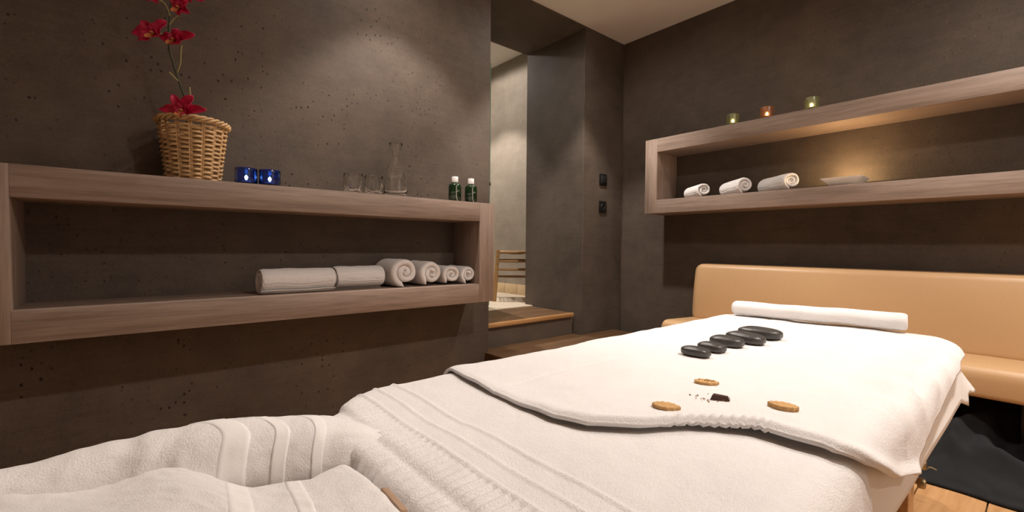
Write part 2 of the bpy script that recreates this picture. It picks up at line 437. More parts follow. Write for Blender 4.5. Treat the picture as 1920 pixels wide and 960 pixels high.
def rprof(pts, r, m=5):
    """round the corners of a polygon"""
    out = []; n = len(pts)
    for i in range(n):
        p, a, b = Vector(pts[i]), Vector(pts[i - 1]), Vector(pts[(i + 1) % n]); rr = r[i] if isinstance(r, (list, tuple)) else r
        da, db = (a - p).normalized(), (b - p).normalized(); s, e = p + da * rr, p + db * rr
        for k in range(m + 1):
            t = k / m; out.append(tuple((s * (1 - t) ** 2 + p * 2 * t * (1 - t) + e * t * t)))
    return out
oy = (BY0 + BY1) / 2
def loc_be(vs): return [(x - 2.80, y - oy, z - FL) for x, y, z in vs]
vs, fs = cushion(rprof([(2.545, -.582), (2.545, -.452), (3.0, -.472), (3.0, -.582)], [.02, .055, .03, .02]), BY0, BY1, .03)
obj('seat', loc_be(vs), fs, 'leather', be, smooth=60)
vs, fs = cushion(rprof([(2.885, -.482), (2.90, -.30), (2.945, -.112), (3.045, -.105), (3.045, -.482)], [.03, .1, .03, .02, .02]), BY0, BY1 - .015, .045)
obj('backrest', loc_be(vs), fs, 'leather', be, smooth=60)
box('plinth', (.08, BY1 - BY0 - .15, .33), 'blackin', be, (.2, 0, .166), bevel=.003)
for yv in (1.45, .03, -.95): box('leg', (.06, .06, .336), 'black', be, (-.10, yv - oy, .169), bevel=.004)

# ------------------------------------------------------------------ massage table and its layers
BX0, BX1, BL, BR = .255, 2.015, .893, .172         # plan limits of the padded top
def drape(u, v, ztop, t=0.0, r=.04, flare=.06, corner=False):
    x0, x1, y0, y1 = BX0 - t, BX1 + t, BR - t, BL + t
    Rr = .165 if u < 1.1 else .13
    qx = min(max(u, x0 + Rr), x1 - Rr); qy = min(max(v, y0 + Rr), y1 - Rr)
    dx, dy = u - qx, v - qy; d = math.hypot(dx, dy)
    if d <= Rr - r: return Vector((u, v, ztop)), Vector((0, 0, 1))
    nx, ny = dx / d, dy / d; e = d - (Rr - r)
    if e < r * PI / 2:
        a = e / r; off = Rr - r + r * math.sin(a); drop = r * (1 - math.cos(a)); nn = Vector((nx * math.sin(a), ny * math.sin(a), math.cos(a)))
    else:
        e2 = e - r * PI / 2; e2 = min(e2, .097 if corner and nx > .35 and u > 1.5 else .16); off = Rr + (flare + (.75 * (2 * nx * -ny) ** 3 if u > 1.5 and ny < 0 and corner else 0)) * e2; drop = r + e2; nn = Vector((nx, ny, .0))
    return Vector((qx + nx * off, qy + ny * off, ztop - drop)), nn

mt = empty('massage_table', (1.13, .53, FL), 'massage table covered with white sheets and towels', 'massage table')
def rel(vs, o): return [(Vector(v) + Vector((0, 0, H))) - o.location for v in vs]
def f_c(i, j):
    u = BX0 - .08 + (BX1 - BX0 + .16) * i; v = BR - .08 + (BL - BR + .16) * j
    p, n = drape(u, v, -.304, -.004, .04, 0); return p
vs, fs = grid(f_c, 50, 30)
o = obj('padded_top', rel(vs, mt), fs, 'vinyl', mt, smooth=180)
box('frame_board', (1.58, .55, .07), 'oak', mt, (.0, 0, H - .304 - .10), bevel=.004)
for sx in (-.62, .42):
    for sy in (-.289, .289):
        lg = box('leg', (.075, .045, .52), 'oak', mt, (sx, sy, .26), bevel=.004)
        for zk in ((.055, .105) if sy < 0 else ()):
            vs, fs = lathe([(0, 0), (.006, 0), (.006, .010), (.012, .010), (.0135, .013), (.0135, .022), (.011, .025), (0, .026)], 18)
            obj('knob', vs, fs, 'brass', lg, (.012, -.0225, zk), (PI / 2, 0, 0), 40)
box('slit_strip', (.010, .058, .008), 'vinyl', mt, (.229 - 1.13, .480 - .53, -.2945 + H), (0, .3, -.05), bevel=.002)  # added brown strip standing in for the shaded slit between the two towels
box('cradle_arm', (.50, .30, .05), 'vinyl', mt, (-.05 - 1.13, .5 - .53, H - .44), bevel=.02)

# sheet
def f_s(i, j):
    u = BX0 - .02 + (BX1 + .105 - BX0 + .02) * i; v = .03 + (1.02 - .03) * j
    p, n = drape(u, v, -.299, .002, .042, .05, True)
    side = max(0, -.299 - p.z)
    wr = .020 * side * (nz(u * 5, v * 3, 2) + .4 * math.sin(u * 17 + v * 9))
    return p + n * wr * .5
vs, fs = grid(f_s, 120, 70)
o = obj('bed_sheet', vs, fs, 'sheet', None, (0, 0, H), smooth=180); md = o.modifiers.new('s', 'SOLIDIFY'); md.thickness = .0025; md.offset = 1
tag(o, 'thin white cotton sheet hanging below the towels at the side of the massage table', 'sheet')

# body towel with pleated hem near the headrest
def f_t(i, j):
    u = .172 + (.80 - .172) * i; v = .015 + (1.02 - .015) * j
    p, n = drape(u, v, -.289, .010, .045, .04)
    h = 0
    for c, wd, a in ((.338, .0035, .0032), (.374, .003, .0026), (.415, .0035, .003)): h += a * math.exp(-((u - c - .004 * nz(v, u, 0, 6)) / wd) ** 2)
    ph = (v + .005 * nz(0, v, 3, 8) + .0015 * nz(u, v, 3, 12)) * 2 * PI / .0165
    am = sm(.336, .328, u) * sm(.20, .235, u)
    h += am * .0030 * (1 - 1.6 * abs(math.sin(ph / 2)) ** 1.5) * (.75 + .6 * nz(v, 1, 5, 9)) * sm(.10, .22, v)
    h += .008 * math.exp(-((u - .246) / .017) ** 2) - .005 * math.exp(-((u - .281) / .010) ** 2)
    rib = sm(.268, .252, u); h += rib * .0045 * abs(math.sin((v + .02 * nz(v, 2, 1, 5)) * PI / .026))
    h += .004 * nz(u, v, 0, 7) + .0012 * nz(u, v, 4, 30)
    side = max(0, .215 - v); h += .012 * sm(0, .12, side) * (1 + .6 * math.sin(u * 14))
    return p + n * h
vs, fs = grid(f_t, 200, 420)
o = obj('body_towel', vs, fs, 'towel', None, (0, 0, H), smooth=180); md = o.modifiers.new('s', 'SOLIDIFY'); md.thickness = .006; md.offset = -1
tag(o, 'white terry towel with a pleated hem at the head end of the massage table', 'towel')

# top towel
NE = [(-.10, 1.06), (.0, 1.06), (.06, 1.05), (.10, .90), (.15, .785), (.185, .742), (.238, .735), (.284, .730), (.349, .675), (.40, .60), (.459, .545), (.52, .528), (.655, .528), (.87, .552), (1.1, .57)]
def f_top(i, j):
    vL = .985
    vn = vL + (.058 - vL) * j; vf = vL + (.17 - .02 - vL) * j
    s = i ** 1.25
    xn = lerp_tab(NE, vn) + .006 * nz(vn, 0, 3, 11); xf = 2.085 - .03 * sm(.75, 1, j)
    u = xn + (xf - xn) * s; v = vn + (vf - vn) * s
    p, n = drape(u, v, -.279, .018, .05, .05)
    d = (xf - xn) * s
    thick = lerp_tab([(.05, .011), (.3, .017), (.45, .015), (.6, .006), (1.0, .003)], v)
    h = thick * math.exp(-(max(0, d - .012) / .035) ** 2) - thick * .6 * math.exp(-(d / .007) ** 2)
    h += .004 * nz(u, v, 1, 6) + .0015 * nz(u, v, 7, 22)
    # pressed folds where it turns over the edge
    e = sm(.36, .27, v) * sm(.10, .19, v) * sm(1.0, 1.3, u) * sm(2.0, 1.8, u)
    h += e * (-.016 + .009 * math.sin((u - .35 * v) * 34 + 2 * nz(u, v, 2, 5)) + .01 * nz(u, v, 9, 9))
    # crease lines of a folded towel
    h += -.0016 * math.exp(-((v - .70 - .03 * nz(u, 0, 0, 3)) / .005) ** 2) - .0012 * math.exp(-((u - 1.02) / .005) ** 2)
    rb = sm(.385, .375, v) * sm(.262, .272, v) * sm(.05, .01, d); h += rb * .0028 * math.sin(v * 2 * PI / .0115)
    return p + n * h
vs, fs = grid(f_top, 200, 230); TOPVS = vs
o = obj('top_towel', vs, fs, 'towel', None, (0, 0, H), smooth=180); md = o.modifiers.new('s', 'SOLIDIFY'); md.thickness = .007; md.offset = -1
tag(o, 'white terry towel under the black stones, one corner hanging over the table side', 'towel')

# face cradle wrapped in a towel
fc = empty('cradle_towel', (.05, .6, -.42), 'thick white towel wrapped around the horseshoe headrest at the near end', 'towel')
ARM = [((.315, .650, -.318), .022), ((.285, .668, -.318), .036), ((.255, .686, -.319), .050), ((.22, .708, -.320), .060), ((.154, .742, -.320), .066), ((.065, .778, -.320), .067), ((.02, .790, -.317), .060), ((-.022, .795, -.312), .050), ((-.08, .796, -.306), .040), ((-.14, .787, -.300), .033), ((-.20, .75, -.298), .034), ((-.25, .69, -.305), .045)]
pc = catmull([a for a, r in ARM], 10); rc = [r for r in np.interp(np.linspace(0, len(ARM) - 1, len(pc)), range(len(ARM)), [r for a, r in ARM])]
def arm_point(t, th, off=0.0):
    f = t * (len(pc) - 1); i = min(int(f), len(pc) - 2); k = f - i
    p = pc[i].lerp(pc[i + 1], k); r = rc[i] + (rc[i + 1] - rc[i]) * k
    tg = (pc[min(i + 2, len(pc) - 1)] - pc[max(i - 1, 0)]).normalized(); a = tg.cross(Vector((0, 0, 1))).normalized(); b = a.cross(tg)
    d = a * math.cos(th) + b * math.sin(th) * .92
    h = .004 * nz(p.x * 1, math.cos(th) * .12, math.sin(th) * .12, 9) + .0012 * math.sin(t * 46 + 1.5 * math.sin(th))
    h += .0016 * nz(p.x, d.x * .1 + p.y, d.z * .1, 55)
    return p + d * (r + h + off)
NTH = 72; TW = 2.6
vs, fs = grid(lambda i, j: arm_point(i, 2 * PI * j), 170, NTH, False, True)
fs.append(tuple(range(NTH)))
obj('roll', rel(vs, fc), fs, 'terry', fc, smooth=180)
for t0, t1 in ((.452, .490), (.396, .424), (.318, .356)):
    n = 10
    def fb(i, j, t0=t0, t1=t1):
        th = -1.3 + 4.6 * j; tw = .030 * (1 - 2 * sm(-.2, 2.2, th)) * TW
        return arm_point(t0 + (t1 - t0) * i + tw, th, .0012 if 0 < i < 1 else -.004)
    vs, fs = grid(fb, n, 40); obj('woven_band', rel(vs, fc), fs, 'band', fc, smooth=180)
YB = [(-.40, .78), (-.25, .85), (-.128, .838), (-.09, .80), (-.036, .782), (.02, .772), (.05, .742), (.085, .69), (.115, .652), (.145, .645), (.177, .618), (.215, .628), (.256, .620), (.30, .615)]
def near_point(i, j, off=0.0):
    x = -.38 + (.29 + .38) * i; yb = lerp_tab(YB, x) + .003 * nz(x, 0, 0, 30); d = -.03 + (yb - .12 + .03) * j
    zt = -.299 + .012 * sm(0, .12, d) + .006 * nz(x, d, 0, 9) + .0015 * nz(x, d, 5, 60)
    zt += .004 * math.sin(x * 40) * sm(.25, 0, d) - .05 * sm(.215, .265, x)
    if d < .03:
        a = min(1, (.03 - d) / .03) if d >= 0 else 1
        yv = yb - max(d, 0) + (.004 if d < 0 else 0); zt -= .02 * (1 - math.sqrt(max(0, 1 - a * a)))
        if d < 0: zt -= .02 + (-d) * 2.6
        return Vector((x, yv, zt + off))
    return Vector((x, yb - d, zt + off))
vs, fs = grid(near_point, 170, 130)
obj('fold', rel(vs, fc), fs, 'terry', fc, smooth=180)
for x0, x1, sl in ((.085, .112, -.03), (.145, .165, -.03)):
    def fb(i, j, x0=x0, x1=x1, sl=sl):
        jj = .10 + .55 * j; x = x0 + (x1 - x0) * i + sl * j
        return near_point((x + .38) / .67, jj, .0012 if 0 < i < 1 else -.003)
    vs, fs = grid(fb, 8, 50); obj('woven_band', rel(vs, fc), fs, 'band', fc, smooth=180)

# long rolled towel across the far end
a, b_ = Vector((1.915, .850, -.247)), Vector((1.985, .305, -.243)); ax = (b_ - a).normalized(); sd = ax.cross(Vector((0, 0, 1))).normalized()
def f_b(i, j):
    th = 2 * PI * j; endr = min(1, math.sqrt(max(.0, 1 - max(0, .035 - i) ** 2 / .035 ** 2)))
    if i > .97: endr = 1 - .12 * ((i - .97) / .03) ** 2
    r = .031 * (.93 + .09 * i) * max(.12, endr) * (1 + .05 * nz(i * 4, math.cos(th), math.sin(th), 1.2))
    sp = .0018 * (1 if .30 < j < .34 else 0)
    p = a.lerp(b_, i) + sd * math.cos(th) * r * 1.12 + Vector((0, 0, 1)) * math.sin(th) * (r - sp) * .95
    p.z += .003 * nz(i, 0, 0, 5); return p
vs, fs = grid(f_b, 90, 36, False, True); fs.append(tuple(range(36)))
# spiral end
n0 = len(vs); last = list(range(89 * 36, 90 * 36)); c = b_ + ax * .0
for q, sc_ in enumerate((.82, .66, .5, .3, .1)):
    for k in range(36):
        th = 2 * PI * k / 36; vs.append(c + (sd * math.cos(th) * 1.12 + Vector((0, 0, 1)) * math.sin(th) * .95) * .028 * sc_ + ax * (.003 if q % 2 == 0 else -.010))
ring = last
for q in range(5):
    nx_ = list(range(n0 + q * 36, n0 + (q + 1) * 36))
    for k in range(36): fs.append((ring[k], ring[(k + 1) % 36], nx_[(k + 1) % 36], nx_[k]))
    ring = nx_
fs.append(tuple(ring))
o = obj('rolled_towel', vs, fs, 'towel', None, (0, 0, H), smooth=70); tag(o, 'long thin white towel rolled up across the far end of the massage table', 'towel')

# ------------------------------------------------------------------ stones and treats on the top towel
TOPV = np.array([tuple(v) for v in TOPVS])
def surf(x, y):
    q = TOPV[np.argsort((TOPV[:, 0] - x) ** 2 + (TOPV[:, 1] - y) ** 2)[:6]]; return float(q[:, 2].max())
STN = [(1.113, .583, .037, .023, .0155, 'smallest black stone, nearest in the row on the towel'), (1.198, .583, .037, .023, .0155, 'second smallest black stone, second from the near end of the row'),
       (1.303, .590, .046, .029, .019, 'middle black stone of the row of five on the towel'), (1.40, .580, .056, .032, .020, 'large black stone, fourth from the near end of the row'),
       (1.505, .580, .063, .034, .0215, 'largest black stone at the far end of the row near the rolled towel')]
for k, (x, y, ly, lx, hz_, lab) in enumerate(STN):
    bm = bmesh.new(); bmesh.ops.create_icosphere(bm, subdivisions=4, radius=1)
    for v in bm.verts:
        c = v.co; e = 3.0
        s = (abs(c.x) ** e + abs(c.y) ** e) ** (1 / e); q = math.hypot(c.x, c.y)
        f = q / s if s > 1e-6 else 1
        bump_ = 1 + .05 * nz(c.x + k * 7, c.y, c.z, 1.1)
        v.co = Vector((c.x * f * lx * bump_, c.y * f * ly * bump_, (abs(c.z) ** .55) * math.copysign(1, c.z) * (hz_ if c.z > 0 else hz_ * .6) * bump_))
    me = bpy.data.meshes.new('black_stone'); bm.to_mesh(me); bm.free(); me.shade_smooth(); me.materials.append(MT['stone'])
    o = bpy.data.objects.new('black_stone', me); COL.objects.link(o); o.location = (x, y, surf(x, y) + hz_ * .615 + H); o.rotation_euler = (0, 0, random.uniform(-.1, .1))
    tag(o, lab, 'stone', 'massage stones')

def shell(n=56, rx=.023, ry=.015, notch=.0016, kind=0):
    out = []
    for k in range(n):
        t = 2 * PI * k / n; r = 1 + (.05 * math.cos(t * 13) if kind != 1 else .05 * math.cos(t * 9))
        x = rx * math.cos(t) * r; y = ry * math.sin(t) * r
        if math.cos(t) > .3: y *= 1 - .45 * (math.cos(t) - .3)
        out.append((x, y))
    return out
def treat(name, x, y, rz, kind, lab, h=.006):
    ol = shell(kind=kind); n = len(ol)
    lev = [(0, .95), (.001, 1.0), (h * .85, 1.0), (h, .95), (h * .98, .6), (h, .3)]
    vs, fs = [], []
    for q, (z, s) in enumerate(lev):
        for k, (px, py) in enumerate(ol):
            rip = .0003 * math.cos(2 * PI * k / n * 13) if q >= 3 else 0
            vs.append((px * s, py * s, z + rip))
    for q in range(len(lev) - 1):
        for k in range(n): fs.append((q * n + k, q * n + (k + 1) % n, (q + 1) * n + (k + 1) % n, (q + 1) * n + k))
    fs.append(tuple(range(n))[::-1]); fs.append(tuple(range((len(lev) - 1) * n, len(lev) * n)))
    o = obj(name, vs, fs, 'biscuit', None, (x, y, surf(x, y) + H), (0, 0, rz), 50); tag(o, lab, 'biscuit', 'tan shell-shaped biscuits'); return o
treat('shell_biscuit', .710, .424, -1.15, 0, 'tan scalloped shell-shaped biscuit nearest the left corner of the towel front edge')
bk = treat('shell_biscuit', .905, .450, -1.0, 1, 'pale tan pitted shell-shaped biscuit lying nearest the black stones')
treat('shell_biscuit', .868, .294, 1.75, 0, 'tan scalloped shell-shaped biscuit on the right of the towel, by the table side', .008)
for k in range(12):
    a = random.uniform(0, 2 * PI); r = random.uniform(.002, .013)
    vs, fs = lathe([(0, -.0008), (.0016, 0), (.0012, .0012), (0, .0016)], 6)
    obj('seed', vs, fs, 'crumb', bk, (r * 1.3 * math.cos(a), r * .8 * math.sin(a), .0064))
ch = empty('chocolate_piece', (.826, .385, surf(.826, .385)), 'small dark brown broken chocolate bar piece with crumbs, between the biscuits', 'chocolate', rz=-1.05)
vs = [(-.017, -.006, 0), (.016, -.007, 0), (.018, .006, 0), (-.014, .007, 0), (-.013, -.0045, .009), (.013, -.005, .008), (.014, .004, .0075), (-.010, .005, .0095)]
obj('bar', vs, [(0, 1, 2, 3), (4, 5, 6, 7), (0, 1, 5, 4), (1, 2, 6, 5), (2, 3, 7, 6), (3, 0, 4, 7)], 'choc', ch)
for k in range(26):
    a = random.uniform(0, 2 * PI); r = .010 + abs(random.gauss(0, .012))
    s = random.uniform(.0008, .0022); vs, fs = lathe([(0, 0), (s, s * .4), (s * .7, s), (0, s * 1.2)], 5)
    obj('crumb', vs, fs, 'crumb' if k % 4 else 'choc', ch, (r * 1.4 * math.cos(a) - .006, r * .7 * math.sin(a), 0))

# ------------------------------------------------------------------ rolled towels on the shelves
def roll_towel(name, x, y, z, ang, length, Rr, turns, seed, lab, group, mat='waffle', tail=-1.9, squash=.96):
    """spiral ribbon; axis along local Y, front end at -Y; x,y is the front end, z the shelf"""
    rnd = random.Random(seed); n = int(turns * 34); r0 = Rr * .10
    pit = (Rr - r0) / turns; th = pit * .97
    prof_o, prof_i = [], []
    for k in range(n + 1):
        t = k / n; an = tail - (1 - t) * turns * 2 * PI; r = r0 + (Rr - r0) * t + .05 * Rr * nz(t * 9, seed, 0) * (1 if t < .85 else .3)
        rin = r - th * (1 - .75 * sm(.985, 1, t)); rin = max(rin, .001)
        for lst, q in ((prof_o, r), (prof_i, rin)):
            zz = math.sin(an) * q * squash
            zz = max(zz, -Rr * .90)
            lst.append((math.cos(an) * q * 1.03, zz))
    m = 2 * (n + 1); vs, fs = [], []
    lay = [rnd.uniform(-.006, .006) for _ in range(int(turns) + 2)]
    ends = [(0.0, .35), (.006, .80), (.016, 1.0)]; inner = [(.016 + (length - .032) * q / 10, 1.0) for q in range(1, 10)]
    rowsL = ends + inner + [(length - a, b) for a, b in ends[::-1]]; NL = len(rowsL)
    for q, (yl, fat) in enumerate(rowsL):
        s = yl / length
        for k in range(m):
            kk = k if k <= n else m - 1 - k; t = kk / n
            (ox, oz), (ix, iz) = prof_o[kk], prof_i[kk]; mx, mz = (ox + ix) / 2, (oz + iz) / 2
            px, pz = (ox, oz) if k <= n else (ix, iz); px, pz = mx + (px - mx) * fat, mz + (pz - mz) * fat
            la = lay[int(t * turns)] + .010 * nz(t * 7, seed, 1)
            off = (la + .012 * (1 - t)) * (1 - s) ** 4
            pw = 1 + .05 * nz(s * 4, px * 18, pz * 18 + seed, 1.0)
            vs.append((px * pw, yl + off, pz * pw + Rr * .90))
    for q in range(NL - 1):
        for k in range(m): fs.append((q * m + k, q * m + (k + 1) % m, (q + 1) * m + (k + 1) % m, (q + 1) * m + k))
    for q in (0, NL - 1):
        for k in range(n): fs.append((q * m + k, q * m + k + 1, q * m + m - 2 - k, q * m + m - 1 - k))
    o = obj(name, vs, fs, mat, None, (x, y, z + .001 + H), (0, 0, ang), 55); tag(o, lab, 'towel', group); return o
G = 'rolled towels on the left shelf'
roll_towel('towel_roll', .402, 2.10, SA_IN, -PI / 2, .30, .060, 4, 3, 'long white towel roll lying sideways, leftmost on the left shelf', G, 'waffle', -.75)
roll_towel('towel_roll', .710, 2.125, SA_IN, -PI / 2, .235, .061, 4, 9, 'white towel roll lying sideways, second from the left on the left shelf', G, 'waffle', -1.5)
G2 = G
roll_towel('towel_roll', 1.045, 2.045, SA_IN, .10, .20, .081, 2.4, 11, 'largest white towel roll showing its spiral end, third from the left on the left shelf', G2, 'towel', -1.75)
roll_towel('towel_roll', 1.186, 2.035, SA_IN, .04, .20, .071, 2.3, 14, 'white towel roll end on, between the largest roll and the two small ones', G2, 'towel', -2.2, 1.0)
roll_towel('towel_roll', 1.307, 2.035, SA_IN, .0, .20, .058, 2.3, 17, 'small white towel roll end on, second from the right end of the left shelf', G2, 'towel', -2.3)
roll_towel('towel_roll', 1.412, 2.035, SA_IN, .0, .20, .056, 2.3, 21, 'small white towel roll end on, rightmost on the left shelf', G2, 'towel', -2.0)
G = 'rolled towels on the right shelf'
for k, (x, y, L_, r, lab) in enumerate(((2.845, 1.452, .23, .050, 'white towel roll, leftmost and smallest on the right shelf'), (2.845, 1.190, .25, .056, 'white towel roll, middle of the three on the right shelf'), (2.845, .942, .27, .056, 'white towel roll nearest the white dish on the right shelf'))):
    roll_towel('towel_roll', x, y, SB_IN, math.radians(-40), L_, r, 2.6, 31 + k * 5, lab, G, 'waffle', -1.9)

# ------------------------------------------------------------------ wicker basket
bk = empty('wicker_basket', (.190, 2.135, SA_T), 'honey brown wicker basket holding the magenta orchid on the left shelf', 'basket')
NS = 16; HB = .222
def Rb(z): return .082 + .024 * (z / HB) ** 1.1
rows = 24
for q in range(rows):
    z = .008 + q * (HB - .02) / rows; vs, fs = [], []; n = 128; sg = 6; rr = .0050
    for k in range(n):
        t = 2 * PI * k / n; r = Rb(z) + .0062 * math.cos(NS / 2 * t + PI * (q % 2)) ; zz = z + .0016 * math.sin(3 * t + q)
        for s in range(sg):
            a = 2 * PI * s / sg; vs.append(((r + rr * .8 * math.cos(a)) * math.cos(t), (r + rr * .8 * math.cos(a)) * math.sin(t), zz + rr * math.sin(a)))
    for k in range(n):
        for s in range(sg): fs.append((k * sg + s, ((k + 1) % n) * sg + s, ((k + 1) % n) * sg + (s + 1) % sg, k * sg + (s + 1) % sg))
    obj('strand', vs, fs, 'wicker', bk, smooth=180)
for k in range(NS):
    for dt in (-.035, .035):
        t = 2 * PI * (k + .5) / NS + dt
        pts = [((Rb(z) + .001) * math.cos(t), (Rb(z) + .001) * math.sin(t), z) for z in np.linspace(.002, HB - .004, 6)]
        vs, fs = tube(pts, .0036, 6); obj('stake', vs, fs, 'wicker', bk, smooth=180)
for k in range(4):
    n = 140; pts = []
    for i in range(n + 1):
        t = 2 * PI * i / n; ph = 7 * t + k * PI / 2
        r = Rb(HB) + .005 + .008 * math.cos(ph); pts.append((r * math.cos(t), r * math.sin(t), HB + .002 + .008 * math.sin(ph)))
    vs, fs = tube(pts, .0052, 6, False); obj('rim_strand', vs, fs, 'wicker', bk, smooth=180)
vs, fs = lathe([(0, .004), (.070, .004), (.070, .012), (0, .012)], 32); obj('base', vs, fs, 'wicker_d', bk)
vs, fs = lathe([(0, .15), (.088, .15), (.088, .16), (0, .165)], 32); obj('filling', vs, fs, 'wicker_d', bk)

# ------------------------------------------------------------------ orchid spray
oc = empty('orchid_spray', (.17, 2.10, SA_T + .19), 'tall magenta orchid spray with a curved green stem standing in the wicker basket', 'plant')
BASE = Vector((.17, 2.10, SA_T + .19))
def OP(p): return Vector(p) - BASE
st = catmull([OP(p) for p in [(.165, 2.13, .42), (.169, 2.11, .513), (.150, 2.10, .578), (.127, 2.10, .66), (.114, 2.10, .725), (.116, 2.10, .813), (.124, 2.10, .892), (.135, 2.10, .96)]], 8)
vs, fs = tube(st, [.0042 - .0018 * i / len(st) for i in range(len(st))], 8); obj('stem', vs, fs, 'stem', oc, smooth=180)
for pts in ([(.136, 2.10, .628), (.146, 2.08, .66), (.147, 2.07, .70), (.149, 2.06, .722)], [(.114, 2.10, .745), (.10, 2.09, .75), (.085, 2.08, .755)],
            [(.143, 2.10, .600), (.128, 2.09, .61), (.113, 2.085, .624)], [(.168, 2.105, .520), (.176, 2.09, .545), (.174, 2.085, .583)],
            [(.116, 2.10, .80), (.130, 2.09, .825), (.142, 2.08, .835)], [(.118, 2.10, .83), (.105, 2.09, .865), (.08, 2.08, .875)], [(.125, 2.10, .89), (.145, 2.09, .92), (.165, 2.085, .92)]):
    vs, fs = tube(catmull([OP(p) for p in pts], 5), .0024, 6); obj('twig', vs, fs, 'twig', oc, smooth=180)
ih = Vector((Rv.x, Rv.y, 0)).normalized(); fwd = Vector((-Fh.x, -Fh.y, 0))
def petal(fl_, c, ang, ln, wd, tilt, curl=.25):
    a = math.radians(ang); d = (ih * math.cos(a) + Vector((0, 0, 1)) * math.sin(a)); side = (ih * -math.sin(a) + Vector((0, 0, 1)) * math.cos(a))
    d = (d * math.cos(math.radians(tilt)) + fwd * math.sin(math.radians(tilt))).normalized(); nn = d.cross(side).normalized()
    def f(i, j):
        w_ = wd * (math.sin(PI * min(1, i * .94 + .05) ** .8) ** .75) ; s = (j - .5) * 2
        return c + d * ln * i + side * s * w_ * .5 + nn * ((s * s) * w_ * .28 - curl * ln * i * i * .6 + .006 * math.sin(i * 9) * s) 
    vs, fs = grid(f, 12, 7); o = obj('petal', vs, fs, 'petal', fl_, smooth=180); m_ = o.modifiers.new('s', 'SOLIDIFY'); m_.thickness = .0012
FLW = [((.152, 2.030, .478), [(176, .090, .032, 10), (118, .062, .040, 25), (52, .066, .046, 20), (2, .088, .036, 15), (285, .035, .03, 50)], 1),
       ((.072, 2.075, .745), [(178, .076, .042, 15), (130, .056, .036, 20), (48, .062, .044, 10), (215, .060, .032, 25), (340, .035, .03, 40)], 1),
       ((.130, 2.060, .734), [(165, .055, .034, 15), (75, .042, .036, 10), (10, .085, .042, 20), (335, .062, .045, 45), (200, .03, .03, 40)], 1),
       ((.146, 2.070, .858), [(125, .045, .032, 15), (40, .042, .038, 20), (335, .050, .032, 25), (285, .034, .034, 30), (80, .03, .03, 5)], 1),
       ((.066, 2.075, .882), [(180, .045, .035, 20), (250, .032, .034, 20), (310, .045, .03, 20), (60, .05, .04, 10), (120, .05, .04, 10)], 0),
       ((.185, 2.075, .925), [(200, .055, .040, 20), (270, .036, .042, 25), (330, .055, .04, 20), (60, .05, .04, 10), (120, .05, .04, 10)], 0)]
for c, ps, lip in FLW:
    e = bpy.data.objects.new('flower', None); COL.objects.link(e); e.parent = oc; e.location = OP(c); e.empty_display_size = .02
    vs, fs = lathe([(0, -.006), (.004, -.004), (.005, .004), (.003, .012), (0, .014)], 10)
    obj('column', vs, fs, 'lip', e, (fwd * .008), fwd.to_track_quat('Z', 'Y').to_euler(), 180)
    for p in ps: petal(e, Vector((0, 0, 0)), *p)
    def fl2(i, j):
        s = (j - .5) * 2; w_ = .014 * (.5 + .6 * math.sin(PI * i * .8))
        return ih * s * w_ + Vector((0, 0, -1)) * (.004 + .020 * i * i) + fwd * (.006 + .018 * i) + fwd * (s * s) * .008
    vs, fs = grid(fl2, 8, 7); obj('lip', vs, fs, 'lip', e, smooth=180)

# ------------------------------------------------------------------ candle glasses
def votive(x, y, z, r, h, mat, lab, group, lit=1.0, thick=.0065):
    e = empty('candle_glass', (x, y, z), lab, 'candle holder', group)
    vs, fs = lathe([(0, .001), (r - .004, .001), (r, .005), (r, h - .002), (r - .001, h), (r - thick + .001, h), (r - thick, h - .002), (r - thick, .012), (r - thick - .004, .009), (0, .009)], 40)
    obj('glass', vs, fs, mat, e, smooth=50)
    vs, fs = lathe([(0, .0105), (.0185, .0105), (.0185, .022), (.0175, .022), (.0175, .0205), (0, .0205)], 24); ca = obj('tealight', vs, fs, 'wax', e, smooth=40)
    vs, fs = lathe([(0, 0), (.003, .003), (.0042, .007), (.0028, .013), (0, .019)], 10); obj('flame', vs, fs, 'flame', ca, (0, 0, .024), smooth=180)
    if lit:
        l = bpy.data.lights.new('candle_light', 'POINT'); l.energy = lit; l.color = (1, .66, .32); l.shadow_soft_size = .006
        lo = bpy.data.objects.new('candle_light', l); COL.objects.link(lo); lo.parent = e; lo.location = (0, 0, .034)
    return e
GV = 'blue candle glasses'
votive(.358, 2.085, SA_T, .040, .068, 'blue', 'blue glass candle holder on the left shelf, the one nearer the basket', GV, .12)
votive(.441, 2.075, SA_T, .040, .068, 'blue', 'blue glass candle holder on the left shelf, the one nearer the drinking glasses', GV, .12)
GV = 'candle glasses on the right shelf'
votive(2.865, 1.287, SB_T, .035, .070, 'green', 'olive green candle glass on the right shelf, smallest looking and nearest the corner', GV, .25)
votive(2.865, 1.090, SB_T, .035, .070, 'amber', 'orange candle glass between the two green ones on the right shelf', GV, .25)
votive(2.865, .862, SB_T, .035, .070, 'green', 'olive green candle glass on the right shelf, farthest from the corner', GV, .25)

